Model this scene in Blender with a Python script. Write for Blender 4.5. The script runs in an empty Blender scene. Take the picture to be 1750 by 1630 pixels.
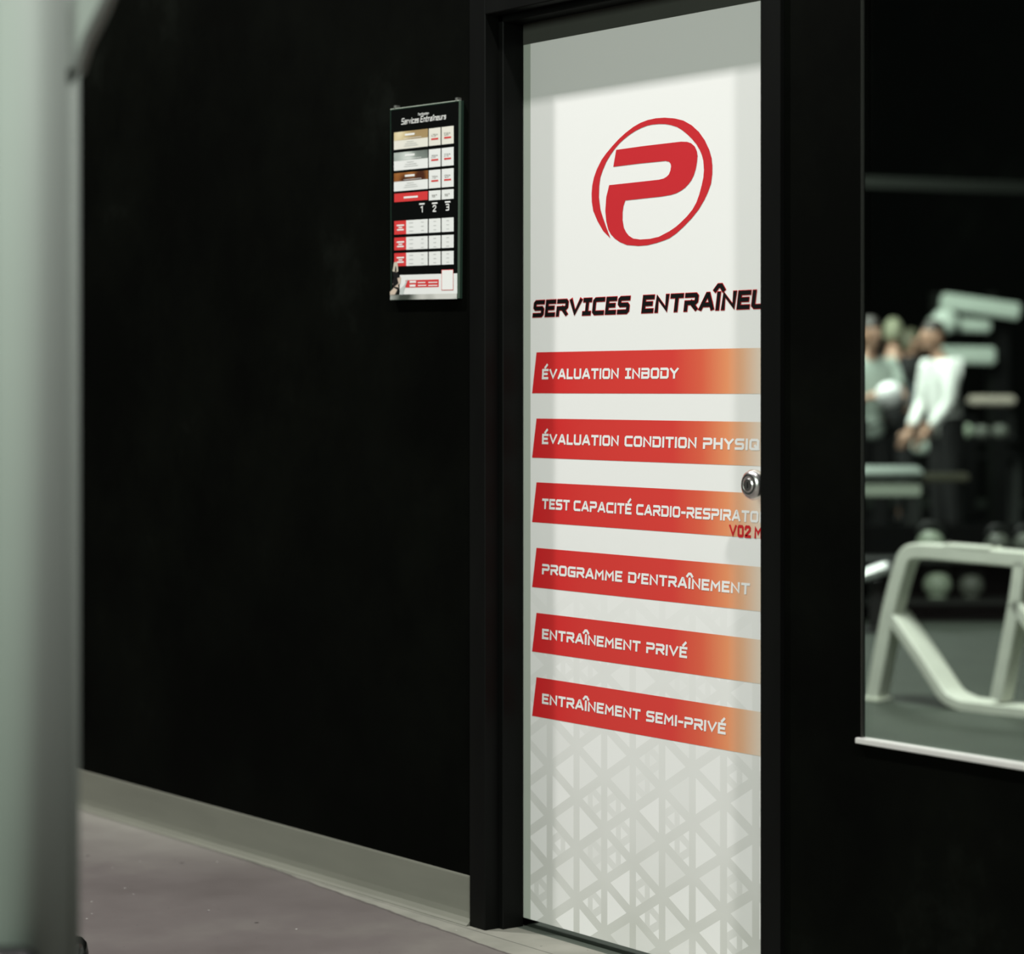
import bpy, bmesh, math, random
from mathutils import Vector, Matrix, geometry
random.seed(7)
SC = bpy.context.scene
COL = SC.collection
R = math.radians

# ------------------------------------------------------------------ camera
# world: door face is the plane y=0, its hinge edge x=0, floor z=0, the viewer stands at y<0
F, CX, HY, EYE = 4200.0, 875.0, 665.0, 1.25
NRM = math.hypot(3120, F)
FWD = Vector((-F / NRM, 3120 / NRM, 0)); RGT = Vector((3120 / NRM, F / NRM, 0)); UP = Vector((0, 0, 1))
CAM = -(RGT * (20 / 734) + FWD * (F / 734)); CAM.z = EYE
cd = bpy.data.cameras.new('camera'); cam = bpy.data.objects.new('camera', cd); COL.objects.link(cam)
cam.location = CAM; cam.rotation_euler = (R(90), 0, math.asin(F / NRM))
cd.sensor_width = 36; cd.lens = F / 1750 * 36; cd.shift_y = -150 / 1750
cd.clip_start = 0.1; cd.clip_end = 100
cd.dof.use_dof = True; cd.dof.focus_distance = 5.35; cd.dof.aperture_fstop = 2.5
SC.camera = cam

# ------------------------------------------------------------------ light
W = bpy.data.worlds.new('world'); SC.world = W; W.use_nodes = True
W.node_tree.nodes['Background'].inputs[0].default_value = (0.80, 1.0, 0.86, 1)
W.node_tree.nodes['Background'].inputs[1].default_value = 0.02
SC.view_settings.view_transform = 'Standard'; SC.view_settings.look = 'None'
SC.view_settings.exposure = 0.0; SC.view_settings.gamma = 1.0; SC.view_settings.use_curve_mapping = False


def area(name, loc, size, power, color, target=None, size_y=None):
    l = bpy.data.lights.new(name, 'AREA'); l.energy = power; l.color = color
    l.shape = 'RECTANGLE'; l.size = size; l.size_y = size_y or size
    o = bpy.data.objects.new(name, l); COL.objects.link(o); o.location = loc
    if target is not None:
        o.rotation_euler = (Vector(target) - Vector(loc)).to_track_quat('-Z', 'Y').to_euler()
    return o


LZ, LY = 6.60, -2.3
KEY = (1.0, 0.972, 0.962); FILL = (0.90, 1.0, 0.90)
area('ceiling_light_key', (0.44, LY, LZ), 0.45, 130, KEY, size_y=0.28)          # the row of ceiling panels along the wall
area('ceiling_light_key', (-3.07, LY, LZ), 0.45, 450, KEY, size_y=0.28)
area('ceiling_light_key', (5.12, LY, LZ), 0.45, 450, KEY, size_y=0.28)
area('room_fill_light', (2.5, -7.0, 3.4), 2.0, 258, FILL, (0.3, 0, 1.0))       # unseen soft fill, added on the side of the room behind the viewer
area('gym_light', (-1.3, 2.4, 4.4), 1.2, 300, (0.95, 1.0, 0.93), (-1.9, 3.9, 0.3))  # unseen light, placed to brighten the white bench frame
area('gym_light', (-5.4, 6.0, 4.4), 1.2, 140, (0.92, 1.0, 0.93), (-6.3, 7.4, 0.5))  # unseen light, added to brighten the pale bench pad and kettlebells
area('gym_light', (-9.5, 9.3, 4.4), 2.5, 480, (0.90, 1.0, 0.92), (-9.8, 11.5, 0.6))


# ------------------------------------------------------------------ helpers
def ray(x, y): return FWD + RGT * ((x - CX) / F) + UP * ((HY - y) / F)
def at(x, y, Z): return CAM + ray(x, y) * Z                 # a photo point at a depth
def on_y(x, y, yp):                                          # a photo point on a plane parallel to the wall
    d = ray(x, y); return CAM + d * ((yp - CAM.y) / d.y)
def on_plane(x, y, p, n):
    d = ray(x, y); return CAM + d * ((p - CAM).dot(n) / d.dot(n))
def U(x, y=700): return on_y(x, y, 0).x


def lin(c):
    return tuple((v / 255 / 12.92 if v / 255 <= 0.04045 else ((v / 255 + 0.055) / 1.055) ** 2.4) for v in c)


def mat(name, color, rough=0.5, metal=0.0, var=0.0, scale=8.0, spec=0.5, stretch=None, coat=0.0, bump=0.0):
    m = bpy.data.materials.new(name); m.use_nodes = True
    nt = m.node_tree; b = nt.nodes['Principled BSDF']
    b.inputs['Base Color'].default_value = (*color, 1); b.inputs['Roughness'].default_value = rough
    b.inputs['Metallic'].default_value = metal; b.inputs['Specular IOR Level'].default_value = spec
    b.inputs['Coat Weight'].default_value = coat
    tc = nt.nodes.new('ShaderNodeTexCoord'); mp = nt.nodes.new('ShaderNodeMapping')
    if stretch: mp.inputs['Scale'].default_value = stretch
    nt.links.new(tc.outputs['Object'], mp.inputs[0])
    no = nt.nodes.new('ShaderNodeTexNoise'); no.inputs['Scale'].default_value = scale; no.inputs['Detail'].default_value = 5
    nt.links.new(mp.outputs[0], no.inputs['Vector'])
    if var:
        mx = nt.nodes.new('ShaderNodeMix'); mx.data_type = 'RGBA'
        mx.inputs[6].default_value = (*[c * (1 - var) for c in color], 1)
        mx.inputs[7].default_value = (*[min(1, c * (1 + var)) for c in color], 1)
        nt.links.new(no.outputs[0], mx.inputs[0]); nt.links.new(mx.outputs[2], b.inputs['Base Color'])
    if bump:
        bp = nt.nodes.new('ShaderNodeBump'); bp.inputs['Strength'].default_value = bump; bp.inputs['Distance'].default_value = 0.002
        nt.links.new(no.outputs[0], bp.inputs['Height']); nt.links.new(bp.outputs[0], b.inputs['Normal'])
    return m


class N:                                                     # tiny node helper
    def __init__(s, m): s.nt = m.node_tree; s.b = s.nt.nodes['Principled BSDF']
    def new(s, t): return s.nt.nodes.new(t)
    def link(s, a, b): s.nt.links.new(a, b)
    def math(s, op, a, b=None, c=None):
        n = s.new('ShaderNodeMath'); n.operation = op
        for i, v in enumerate((a, b, c)):
            if v is None: continue
            if isinstance(v, (int, float)): n.inputs[i].default_value = v
            else: s.link(v, n.inputs[i])
        return n.outputs[0]
    def mix(s, f, a, b):
        n = s.new('ShaderNodeMix'); n.data_type = 'RGBA'
        for i, v in ((0, f), (6, a), (7, b)):
            if isinstance(v, (int, float)): n.inputs[i].default_value = v
            elif isinstance(v, tuple): n.inputs[i].default_value = (*v[:3], 1)
            else: s.link(v, n.inputs[i])
        return n.outputs[2]
    def ramp(s, f, stops):
        n = s.new('ShaderNodeValToRGB'); e = n.color_ramp.elements
        while len(e) < len(stops): e.new(0.5)
        for i, (p, c) in enumerate(stops): e[i].position = p; e[i].color = (*c, 1)
        s.link(f, n.inputs[0]); return n.outputs[0]
    def xyz(s):
        t = s.new('ShaderNodeTexCoord'); x = s.new('ShaderNodeSeparateXYZ'); s.link(t.outputs['Object'], x.inputs[0]); return t.outputs['Object'], x.outputs
    def noise(s, v, scale, detail=4, rough=0.55):
        n = s.new('ShaderNodeTexNoise'); n.inputs['Scale'].default_value = scale; n.inputs['Detail'].default_value = detail
        n.inputs['Roughness'].default_value = rough; s.link(v, n.inputs['Vector']); return n.outputs[0]


def tag(o, label, cat, group=None, kind=None):
    o['label'] = label; o['category'] = cat
    if group: o['group'] = group
    if kind: o['kind'] = kind
    return o


def obj(name, bm, m, parent=None, smooth=False):
    bmesh.ops.recalc_face_normals(bm, faces=bm.faces[:])
    me = bpy.data.meshes.new(name); bm.to_mesh(me); bm.free()
    me.materials.append(m)
    if smooth:
        for p in me.polygons: p.use_smooth = True
    o = bpy.data.objects.new(name, me); COL.objects.link(o)
    if parent is not None:
        o.parent = parent; o.matrix_parent_inverse = parent.matrix_basis.inverted()
    return o


def empty(name, loc, rz=0.0):
    o = bpy.data.objects.new(name, None); COL.objects.link(o); o.location = loc; o.rotation_euler = (0, 0, rz)
    o.empty_display_size = 0.1
    return o


def add_box(bm, lo, hi, M=None, bev=0.0, seg=2):
    lo, hi = Vector(lo), Vector(hi)
    t = bmesh.new(); bmesh.ops.create_cube(t, size=1)
    for v in t.verts:
        v.co = Vector(((v.co.x + .5) * (hi.x - lo.x) + lo.x, (v.co.y + .5) * (hi.y - lo.y) + lo.y, (v.co.z + .5) * (hi.z - lo.z) + lo.z))
    if bev: bmesh.ops.bevel(t, geom=t.edges[:], offset=bev, segments=seg, affect='EDGES')
    if M is not None: t.transform(M)
    merge(bm, t); return bm


def merge(bm, t):
    me = bpy.data.meshes.new('tmp'); t.to_mesh(me); t.free(); bm.from_mesh(me); bpy.data.meshes.remove(me)


def box(lo, hi, M=None, bev=0.0, seg=2): return add_box(bmesh.new(), lo, hi, M, bev, seg)


def frame(o, xa, za):                                        # matrix with given x axis and z axis
    x = Vector(xa).normalized(); z = Vector(za); z = (z - x * z.dot(x)).normalized(); y = z.cross(x)
    return Matrix(((x.x, y.x, z.x, o[0]), (x.y, y.y, z.y, o[1]), (x.z, y.z, z.z, o[2]), (0, 0, 0, 1)))


def add_capsule(bm, p0, p1, r0, r1, n=12, rings=4):
    p0, p1 = Vector(p0), Vector(p1); d = (p1 - p0); L = d.length; d = d.normalized()
    a = d.orthogonal().normalized(); b = d.cross(a)
    prof = [(-math.cos(t * math.pi / 2 / rings) * r0, math.sin(t * math.pi / 2 / rings) * r0) for t in range(rings + 1)]
    prof += [(L + math.sin(t * math.pi / 2 / rings) * r1, math.cos(t * math.pi / 2 / rings) * r1) for t in range(rings + 1)]
    add_lathe(bm, prof, p0, d, a, b, n); return bm


def add_lathe(bm, prof, o, d, a=None, b=None, n=32):         # prof: (along, radius)
    d = Vector(d).normalized(); o = Vector(o)
    if a is None: a = d.orthogonal().normalized(); b = d.cross(a)
    rings = []
    for s, r in prof:
        rings.append([bm.verts.new(o + d * s + a * (max(r, 1e-5) * math.cos(k * 2 * math.pi / n)) + b * (max(r, 1e-5) * math.sin(k * 2 * math.pi / n))) for k in range(n)])
    for i in range(len(rings) - 1):
        for k in range(n):
            bm.faces.new((rings[i][k], rings[i][(k + 1) % n], rings[i + 1][(k + 1) % n], rings[i + 1][k]))
    bm.faces.new(rings[0]); bm.faces.new(rings[-1]); return bm


def add_poly(bm, pts):                                       # flat concave outline
    tris = geometry.tessellate_polygon([[Vector(p) for p in pts]])
    vs = [bm.verts.new(p) for p in pts]
    for t in tris:
        try: bm.faces.new([vs[i] for i in t])
        except ValueError: pass
    return bm


def add_ball(bm, c, rx, ry=None, rz=None, seg=20, M=None):
    t = bmesh.new(); bmesh.ops.create_uvsphere(t, u_segments=seg, v_segments=seg // 2 + 2, radius=1)
    t.transform(Matrix.Diagonal((rx, ry or rx, rz or rx, 1)))
    if M is not None: t.transform(M)
    t.transform(Matrix.Translation(Vector(c))); merge(bm, t); return bm


def fillet(pts, rad, n=6):
    pts = [Vector(p) for p in pts]; out = [pts[0]]
    for i in range(1, len(pts) - 1):
        a, b, c = pts[i - 1], pts[i], pts[i + 1]
        r = rad[i] if isinstance(rad, dict) and i in rad else (0 if isinstance(rad, dict) else rad)
        if r <= 0: out.append(b); continue
        r = min(r, (a - b).length * .48, (c - b).length * .48)
        p, q = b + (a - b).normalized() * r, b + (c - b).normalized() * r
        for k in range(n + 1):
            t = k / n; out.append(p * (1 - t) ** 2 + b * 2 * t * (1 - t) + q * t * t)
    out.append(pts[-1]); return out


def add_tube(bm, path, nrm, w, h, bev=0.006):                # rectangular tube swept along a planar path, w along nrm
    nrm = Vector(nrm).normalized(); P = [Vector(p) for p in path]
    cs = [(-h / 2 + bev, 0), (h / 2 - bev, 0), (h / 2, bev), (h / 2, w - bev), (h / 2 - bev, w), (-h / 2 + bev, w), (-h / 2, w - bev), (-h / 2, bev)]
    rings = []
    for i, p in enumerate(P):
        d0 = (P[i] - P[i - 1]).normalized() if i else None; d1 = (P[i + 1] - P[i]).normalized() if i < len(P) - 1 else None
        d0 = d0 or d1; d1 = d1 or d0
        t = (d0 + d1).normalized(); s = nrm.cross(t).normalized(); k = 1 / max(.4, t.dot(d1))
        rings.append([bm.verts.new(p + s * (u * k) + nrm * v) for u, v in cs])
    m = len(cs)
    for i in range(len(rings) - 1):
        for k in range(m): bm.faces.new((rings[i][k], rings[i][(k + 1) % m], rings[i + 1][(k + 1) % m], rings[i + 1][k]))
    bm.faces.new(rings[0]); bm.faces.new(rings[-1]); return bm


# ------------------------------------------------------------------ materials
M_wall = mat('black_wall_paint', (0.0032, 0.0036, 0.0028), 0.65, var=0.0, spec=0.02)
n = N(M_wall); co, _ = n.xyz()
sm = n.math('MULTIPLY', n.noise(co, 3.2, 6, 0.65), n.noise(co, 1.1, 2))
sm = n.ramp(sm, [(0.18, (0.0012, 0.0014, 0.0010)), (0.34, (0.0023, 0.0027, 0.0019)), (0.46, (0.0055, 0.0065, 0.005))])
n.link(sm, n.b.inputs['Base Color'])
M_black = mat('black_steel_paint', (0.0030, 0.0032, 0.0028), 0.42, var=0.4, scale=6, spec=0.15, stretch=(1, 1, .2))
M_case = mat('scuffed_black_frame_paint', (0.0026, 0.0029, 0.0025), 0.5, var=0.8, scale=9, spec=0.1, stretch=(1, 1, .25))
M_slab = mat('pale_grey_green_door_paint', (0.40, 0.44, 0.38), 0.45, var=0.04)
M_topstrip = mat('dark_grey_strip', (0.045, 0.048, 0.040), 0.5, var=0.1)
M_red = mat('red_print', (0.54, 0.021, 0.028), 0.42, var=0.03)
M_redtxt = mat('deep_red_print', (0.55, 0.015, 0.02), 0.42)
M_ink = mat('black_print', (0.003, 0.003, 0.003), 0.4)
M_white = mat('white_print', (0.80, 0.80, 0.78), 0.4, var=0.02)
M_base = mat('grey_vinyl_cove_base', (0.155, 0.158, 0.128), 0.42, var=0.22, scale=5, stretch=(.5, 1, 3))
M_alu = mat('brushed_aluminium', (0.72, 0.73, 0.68), 0.3, metal=0.9, var=0.08, scale=30, stretch=(.2, 1, 1))
M_sill = mat('clear_anodised_aluminium', (0.80, 0.80, 0.76), 0.3, metal=0.35, var=0.06, scale=30)
M_dkalu = mat('dark_anodised_aluminium', (0.16, 0.17, 0.15), 0.25, metal=0.9, var=0.06, scale=30)
M_chrome = mat('satin_chrome', (0.80, 0.79, 0.76), 0.26, metal=1.0, var=0.02)
M_rubber = mat('black_rubber', (0.006, 0.006, 0.006), 0.5, var=0.2)
M_mat = mat('black_gym_matting', (0.003, 0.003, 0.003), 0.8, var=0.2, spec=0.1)
M_machine = mat('pale_grey_green_powder_coat', (0.27, 0.31, 0.275), 0.6, var=0.06, scale=3, spec=0.25)
M_cream = mat('worn_white_powder_coat', (0.78, 0.80, 0.71), 0.42, var=0.12, scale=14)
M_pale = mat('pale_green_steel', (0.42, 0.49, 0.42), 0.5, var=0.05)
M_beam = mat('dark_green_grey_steel', (0.030, 0.036, 0.026), 0.6, var=0.1)
M_dim = mat('almost_black_green_steel', (0.0032, 0.0039, 0.0028), 0.6, var=0.1, spec=0.1)
M_darkgrey = mat('dark_grey_steel', (0.012, 0.014, 0.012), 0.5, var=0.1)
M_beige = mat('beige_upholstery', (0.40, 0.36, 0.30), 0.6, var=0.05)
M_olive = mat('olive_upholstery', (0.06, 0.06, 0.035), 0.6, var=0.05)
M_skin = mat('skin', (0.42, 0.25, 0.17), 0.5, var=0.05)
M_hair = mat('dark_brown_hair', (0.02, 0.014, 0.01), 0.6, var=0.2)
M_tee = mat('white_cotton', (0.74, 0.76, 0.72), 0.8, var=0.05)
M_sage = mat('pale_sage_cotton', (0.40, 0.47, 0.41), 0.8, var=0.05)
M_blackcloth = mat('black_cloth', (0.006, 0.006, 0.006), 0.85, var=0.2)
M_greycloth = mat('grey_cloth', (0.16, 0.19, 0.20), 0.85, var=0.1)
M_ball = mat('white_vinyl', (0.82, 0.83, 0.82), 0.4, var=0.02)
M_weight = mat('pale_grey_green_enamel', (0.30, 0.36, 0.27), 0.45, var=0.08)
M_weight2 = mat('dull_grey_enamel', (0.10, 0.11, 0.09), 0.5, var=0.08)

# concrete floor: mauve coating with a worn bare strip along the wall, stains and specks
M_floor = mat('mauve_coated_concrete', (0.12, 0.11, 0.105), 0.55, spec=0.35)
n = N(M_floor); co, X = n.xyz()
big = n.noise(co, 1.6, 5, 0.6); fine = n.noise(co, 38, 4, 0.7); mid = n.noise(co, 6, 4)
mauve = n.ramp(big, [(0.30, (0.080, 0.068, 0.063)), (0.50, (0.112, 0.098, 0.092)), (0.66, (0.150, 0.140, 0.124))])
mauve = n.mix(n.math('MULTIPLY', fine, 0.45), mauve, (0.10, 0.092, 0.086))
bare = n.ramp(mid, [(0.3, (0.17, 0.175, 0.145)), (0.7, (0.25, 0.25, 0.21))])
edge = n.math('ADD', X[1], n.math('MULTIPLY', n.math('SUBTRACT', n.noise(co, 14, 3), 0.5), 0.018))
line = n.math('ADD', -0.176, n.math('MULTIPLY', X[0], -0.066))            # the coating stops along a slightly slanting line
f = n.math('MULTIPLY_ADD', n.math('SUBTRACT', edge, line), 160, 0.5); f.node.use_clamp = True
wear = n.new('ShaderNodeMapRange'); n.link(n.math('ADD', X[1], n.math('MULTIPLY', n.math('SUBTRACT', n.noise(co, 3.5, 3), 0.5), 0.5)), wear.inputs[0])
for i, v in enumerate((-0.50, -0.16, 0.0, 0.75)): wear.inputs[i + 1].default_value = v
left = n.new('ShaderNodeMapRange'); n.link(X[0], left.inputs[0])
for i, v in enumerate((-0.9, -1.7, 0.0, 1.0)): left.inputs[i + 1].default_value = v
mauve = n.mix(n.math('MULTIPLY', wear.outputs[0], left.outputs[0]), mauve, (0.24, 0.235, 0.205))   # coating worn thin by the wall
c = n.mix(f, mauve, bare)
g = n.math('ABSOLUTE', n.math('SUBTRACT', edge, n.math('ADD', line, -0.006)))
g = n.math('LESS_THAN', g, 0.0035)
c = n.mix(n.math('MULTIPLY', g, 0.6), c, (0.05, 0.047, 0.04))
j = n.math('LESS_THAN', n.math('ABSOLUTE', n.math('ADD', X[1], 0.118)), 0.0016)   # saw joint by the wall
c = n.mix(n.math('MULTIPLY', j, 0.75), c, (0.03, 0.03, 0.025))
for sc, th, col, amt in ((9, 0.055, (0.03, 0.026, 0.024), 0.9), (16, 0.045, (0.5, 0.5, 0.46), 0.8), (23, 0.06, (0.045, 0.04, 0.037), 0.8)):
    v = n.new('ShaderNodeTexVoronoi'); v.inputs['Scale'].default_value = sc; n.link(co, v.inputs['Vector'])
    sp = n.math('LESS_THAN', v.outputs['Distance'], th)
    keep = n.math('GREATER_THAN', n.noise(co, 2.3 + sc * .1, 2), 0.52)
    c = n.mix(n.math('MULTIPLY', n.math('MULTIPLY', sp, keep), amt), c, col)
n.link(c, n.b.inputs['Base Color'])

M_gymfloor = mat('grey_green_rubber_floor', (0.060, 0.073, 0.058), 0.6, var=0.25, scale=3, spec=0.3)

# door wrap: white film with a printed lattice of grey triangles that gets stronger towards the bottom
M_wrap = mat('white_door_film', (0.80, 0.80, 0.78), 0.33, spec=0.4)
n = N(M_wrap); co, X = n.xyz()
def lattice(sp, wd, zo):
    pat = None
    for ang in (0, 60, -60):
        p = n.math('ADD', n.math('MULTIPLY', X[0], math.cos(R(ang)) / sp), n.math('MULTIPLY', n.math('ADD', X[2], zo), math.sin(R(ang)) / sp))
        b = n.math('LESS_THAN', n.math('ABSOLUTE', n.math('SUBTRACT', n.math('FRACT', n.math('ADD', p, 0.5)), 0.5)), wd / 2)
        pat = b if pat is None else n.math('MAXIMUM', pat, b)
    return pat
def dull(sp, zo):                                            # some triangles are themselves printed grey
    k = 0
    for i_, ang in enumerate((0, 60, -60)):
        p = n.math('ADD', n.math('MULTIPLY', X[0], math.cos(R(ang)) / sp), n.math('MULTIPLY', n.math('ADD', X[2], zo), math.sin(R(ang)) / sp))
        k = n.math('ADD', n.math('MULTIPLY', n.math('FLOOR', p), (12.9898, 78.233, 37.719)[i_]), k)
    return n.math('FRACT', n.math('MULTIPLY', n.math('SINE', k), 437.5))
h = dull(0.100, 0.02)
pat = n.math('MAXIMUM', n.math('MULTIPLY', lattice(0.100, 0.22, 0.02), 0.85), n.math('MULTIPLY', n.math('POWER', h, 2.0), 0.5))
pat = n.math('MAXIMUM', pat, n.math('MULTIPLY', n.math('MULTIPLY', lattice(0.050, 0.34, 0.02), n.math('GREATER_THAN', n.math('FRACT', n.math('MULTIPLY', h, 7.0)), 0.70)), 0.6))
fade = n.new('ShaderNodeMapRange'); n.link(X[2], fade.inputs[0])
for i, v in enumerate((0.95, 0.02, 0.0, 1.0)): fade.inputs[i + 1].default_value = v
amt = n.math('MULTIPLY', n.math('POWER', fade.outputs[0], 1.3), n.math('MULTIPLY_ADD', n.noise(co, 4, 2), 0.7, 0.36))
n.link(n.mix(n.math('MULTIPLY', n.math('MULTIPLY', pat, amt), 0.95), (0.80, 0.80, 0.78), (0.42, 0.43, 0.38)), n.b.inputs['Base Color'])

# service bands: printed red running out through orange to white
M_band = mat('red_to_orange_print', (0.6, 0.04, 0.03), 0.36, spec=0.4)
n = N(M_band); co, X = n.xyz()
u0, u1 = 0.03, 0.83
st = lambda px: (U(px) - u0) / (u1 - u0)
mr = n.math('MULTIPLY_ADD', X[0], 1 / (u1 - u0), -u0 / (u1 - u0))
n.link(n.ramp(mr, [(0.0, (0.60, 0.018, 0.022)), (st(1000), (0.62, 0.040, 0.034)), (st(1150), (0.64, 0.050, 0.040)), (st(1200), (0.68, 0.115, 0.060)),
                   (st(1243), (0.74, 0.27, 0.12)), (st(1270), (0.74, 0.42, 0.25)), (st(1298), (0.72, 0.60, 0.48))]), n.b.inputs['Base Color'])

M_glass = bpy.data.materials.new('window_glass'); M_glass.use_nodes = True
nt = M_glass.node_tree; nt.nodes.remove(nt.nodes['Principled BSDF'])
tr = nt.nodes.new('ShaderNodeBsdfTransparent'); tr.inputs[0].default_value = (0.93, 0.96, 0.94, 1)
gl = nt.nodes.new('ShaderNodeBsdfGlossy'); gl.inputs['Roughness'].default_value = 0.02
lw = nt.nodes.new('ShaderNodeLayerWeight'); lw.inputs[0].default_value = 0.5
pw = nt.nodes.new('ShaderNodeMath'); pw.operation = 'POWER'; nt.links.new(lw.outputs['Facing'], pw.inputs[0]); pw.inputs[1].default_value = 5
fr = nt.nodes.new('ShaderNodeMath'); fr.operation = 'MULTIPLY_ADD'; nt.links.new(pw.outputs[0], fr.inputs[0]); fr.inputs[1].default_value = 0.96; fr.inputs[2].default_value = 0.04
ms = nt.nodes.new('ShaderNodeMixShader')
nt.links.new(fr.outputs[0], ms.inputs[0]); nt.links.new(tr.outputs[0], ms.inputs[1]); nt.links.new(gl.outputs[0], ms.inputs[2])
nt.links.new(ms.outputs[0], nt.nodes['Material Output'].inputs[0])

# ------------------------------------------------------------------ setting
WY, WB = -0.09, 0.06                                         # wall faces
DW, DT, FT = 0.9055, 2.051, 2.099                                        # clear door opening
CL, CR, CT = -0.076, 0.966, 2.175                            # outer edges of the door frame
GX, GZ0, GZ1, GX1 = on_y(1472, 1263, WY).x, 0.58, 2.45, 3.9       # window opening
floor = tag(obj('floor', box((-9, -12, -0.1), (9, -0.02, 0)), M_floor), 'mauve-grey coated concrete floor, stained and speckled, in front of the black wall', 'floor', kind='structure')
gym_floor = tag(obj('floor_gym', box((-26, -0.02, -0.1), (9, 20, 0)), M_gymfloor), 'grey-green rubber floor of the gym behind the window', 'floor', kind='structure')
bm = bmesh.new()
for x0, x1, z0, z1 in ((-7.5, CL, 0, 7.0), (CL, CR, CT, 7.0), (GX, GX1, GZ1, 7.0), (GX1, 8, 0, 7.0)):
    add_box(bm, (x0, WY, z0), (x1, WB, z1))
P = [(WY, 0), (WY, GZ0), (WY + 0.012, GZ0 - 0.003), (WB, GZ0 - 0.30), (WB, 0)]             # sloped inner ledge
a = [bm.verts.new((GX, y, z)) for y, z in P]; b = [bm.verts.new((GX1, y, z)) for y, z in P]
for k in range(5): bm.faces.new((a[k], a[(k + 1) % 5], b[(k + 1) % 5], b[k]))
bm.faces.new(a); bm.faces.new(b)
P = [(CR, WY), (GX, WY), (GX - 0.002, WY + 0.012), (CR + 0.01, WY + 0.04), (CR, WB)]      # splayed on the gym side
a = [bm.verts.new((x, y, 0)) for x, y in P]; b = [bm.verts.new((x, y, 7.0)) for x, y in P]
for k in range(5): bm.faces.new((a[k], a[(k + 1) % 5], b[(k + 1) % 5], b[k]))
bm.faces.new(a); bm.faces.new(b)
tag(obj('wall_front', bm, M_wall), 'smudged black painted wall around the white door and the window', 'wall', kind='structure')
tag(obj('ceiling', box((-26, -12, 7.0), (9, 20, 7.1)), M_wall), 'black ceiling above the hall', 'ceiling', kind='structure')
tag(obj('wall_back', box((-26, 17.5, 0), (4, 17.7, 7.0)), M_wall), 'black far wall of the gym seen through the window', 'wall', kind='structure')
ba, bb_ = at(1380, 308, 20), at(1950, 328, 20)
tag(obj('trim_2', box((0, -.06, -.045), ((bb_ - ba).length, .06, .045), frame(ba, bb_ - ba, UP)), M_dim), 'dim horizontal steel beam high on the far side of the gym', 'beam', kind='structure')

# cove base: rounded lip, flared toe
prof = [(WY, 0.114), (WY - 0.0032, 0.1135), (WY - 0.004, 0.110), (WY - 0.004, 0.030), (WY - 0.006, 0.016), (WY - 0.013, 0.006), (WY - 0.020, 0.002), (WY - 0.020, 0.0), (WY, 0.0)]
bm = bmesh.new()
ra = [bm.verts.new((-7.4, y, z)) for y, z in prof]; rb = [bm.verts.new((CL - 0.0005, y, z)) for y, z in prof]
for k in range(len(prof)): bm.faces.new((ra[k], ra[(k + 1) % len(prof)], rb[(k + 1) % len(prof)], rb[k]))
bm.faces.new(ra); bm.faces.new(rb)
tag(obj('baseboard_front', bm, M_base), 'scuffed grey cove baseboard along the foot of the black wall', 'baseboard', kind='structure')

# pressed steel door frame: face, front rabbet, stop
def jamb_profile(s, x_edge):                                 # closed (x, y) outline; s=+1 left jamb, -1 right jamb
    P = [(-0.076, -0.100), (-0.018, -0.100), (-0.016, -0.098), (-0.016, -0.060), (-0.002, -0.060), (0, -0.058), (0, -0.002), (-0.016, -0.002), (-0.016, 0.06), (-0.076, 0.06)]
    return [(x_edge + s * x, y) for x, y in P]


casing = tag(empty('trim_1', (DW / 2, -0.05, 0)), 'scuffed black steel frame around the white service door', 'door frame', kind='structure')
for s, xe, top in ((1, 0.0, CT), (-1, DW, CT)):
    bm = bmesh.new(); P = jamb_profile(s, xe)
    a = [bm.verts.new((x, y, 0.0)) for x, y in P]; b = [bm.verts.new((x, y, top)) for x, y in P]
    for k in range(len(P)): bm.faces.new((a[k], a[(k + 1) % len(P)], b[(k + 1) % len(P)], b[k]))
    bm.faces.new(a); bm.faces.new(b)
    obj('jamb', bm, M_case, casing)
bm = bmesh.new(); P = [(y, FT + x * -1) for x, y in jamb_profile(1, 0.0)]
a = [bm.verts.new((-0.016, y, z)) for y, z in P]; b = [bm.verts.new((DW + 0.016, y, z)) for y, z in P]
for k in range(len(P)): bm.faces.new((a[k], a[(k + 1) % len(P)], b[(k + 1) % len(P)], b[k]))
bm.faces.new(a); bm.faces.new(b)
obj('head', bm, M_case, casing)

# ------------------------------------------------------------------ door with its printed film
door = tag(obj('door_1', box((-0.012, 0.0, 0.020), (DW + 0.012, 0.044, FT + 0.010), bev=0.001), M_slab),
           'white-filmed service door with red emblem and six red bands', 'door', kind='structure')
obj('film_wrap', box((0.027, -0.0006, 0.021), (DW - 0.02, 0.0, DT)), M_wrap, door)
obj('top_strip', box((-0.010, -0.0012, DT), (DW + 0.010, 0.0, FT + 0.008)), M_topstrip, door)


def D(x, y, dy=-0.0010): return on_y(x, y, dy)


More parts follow.
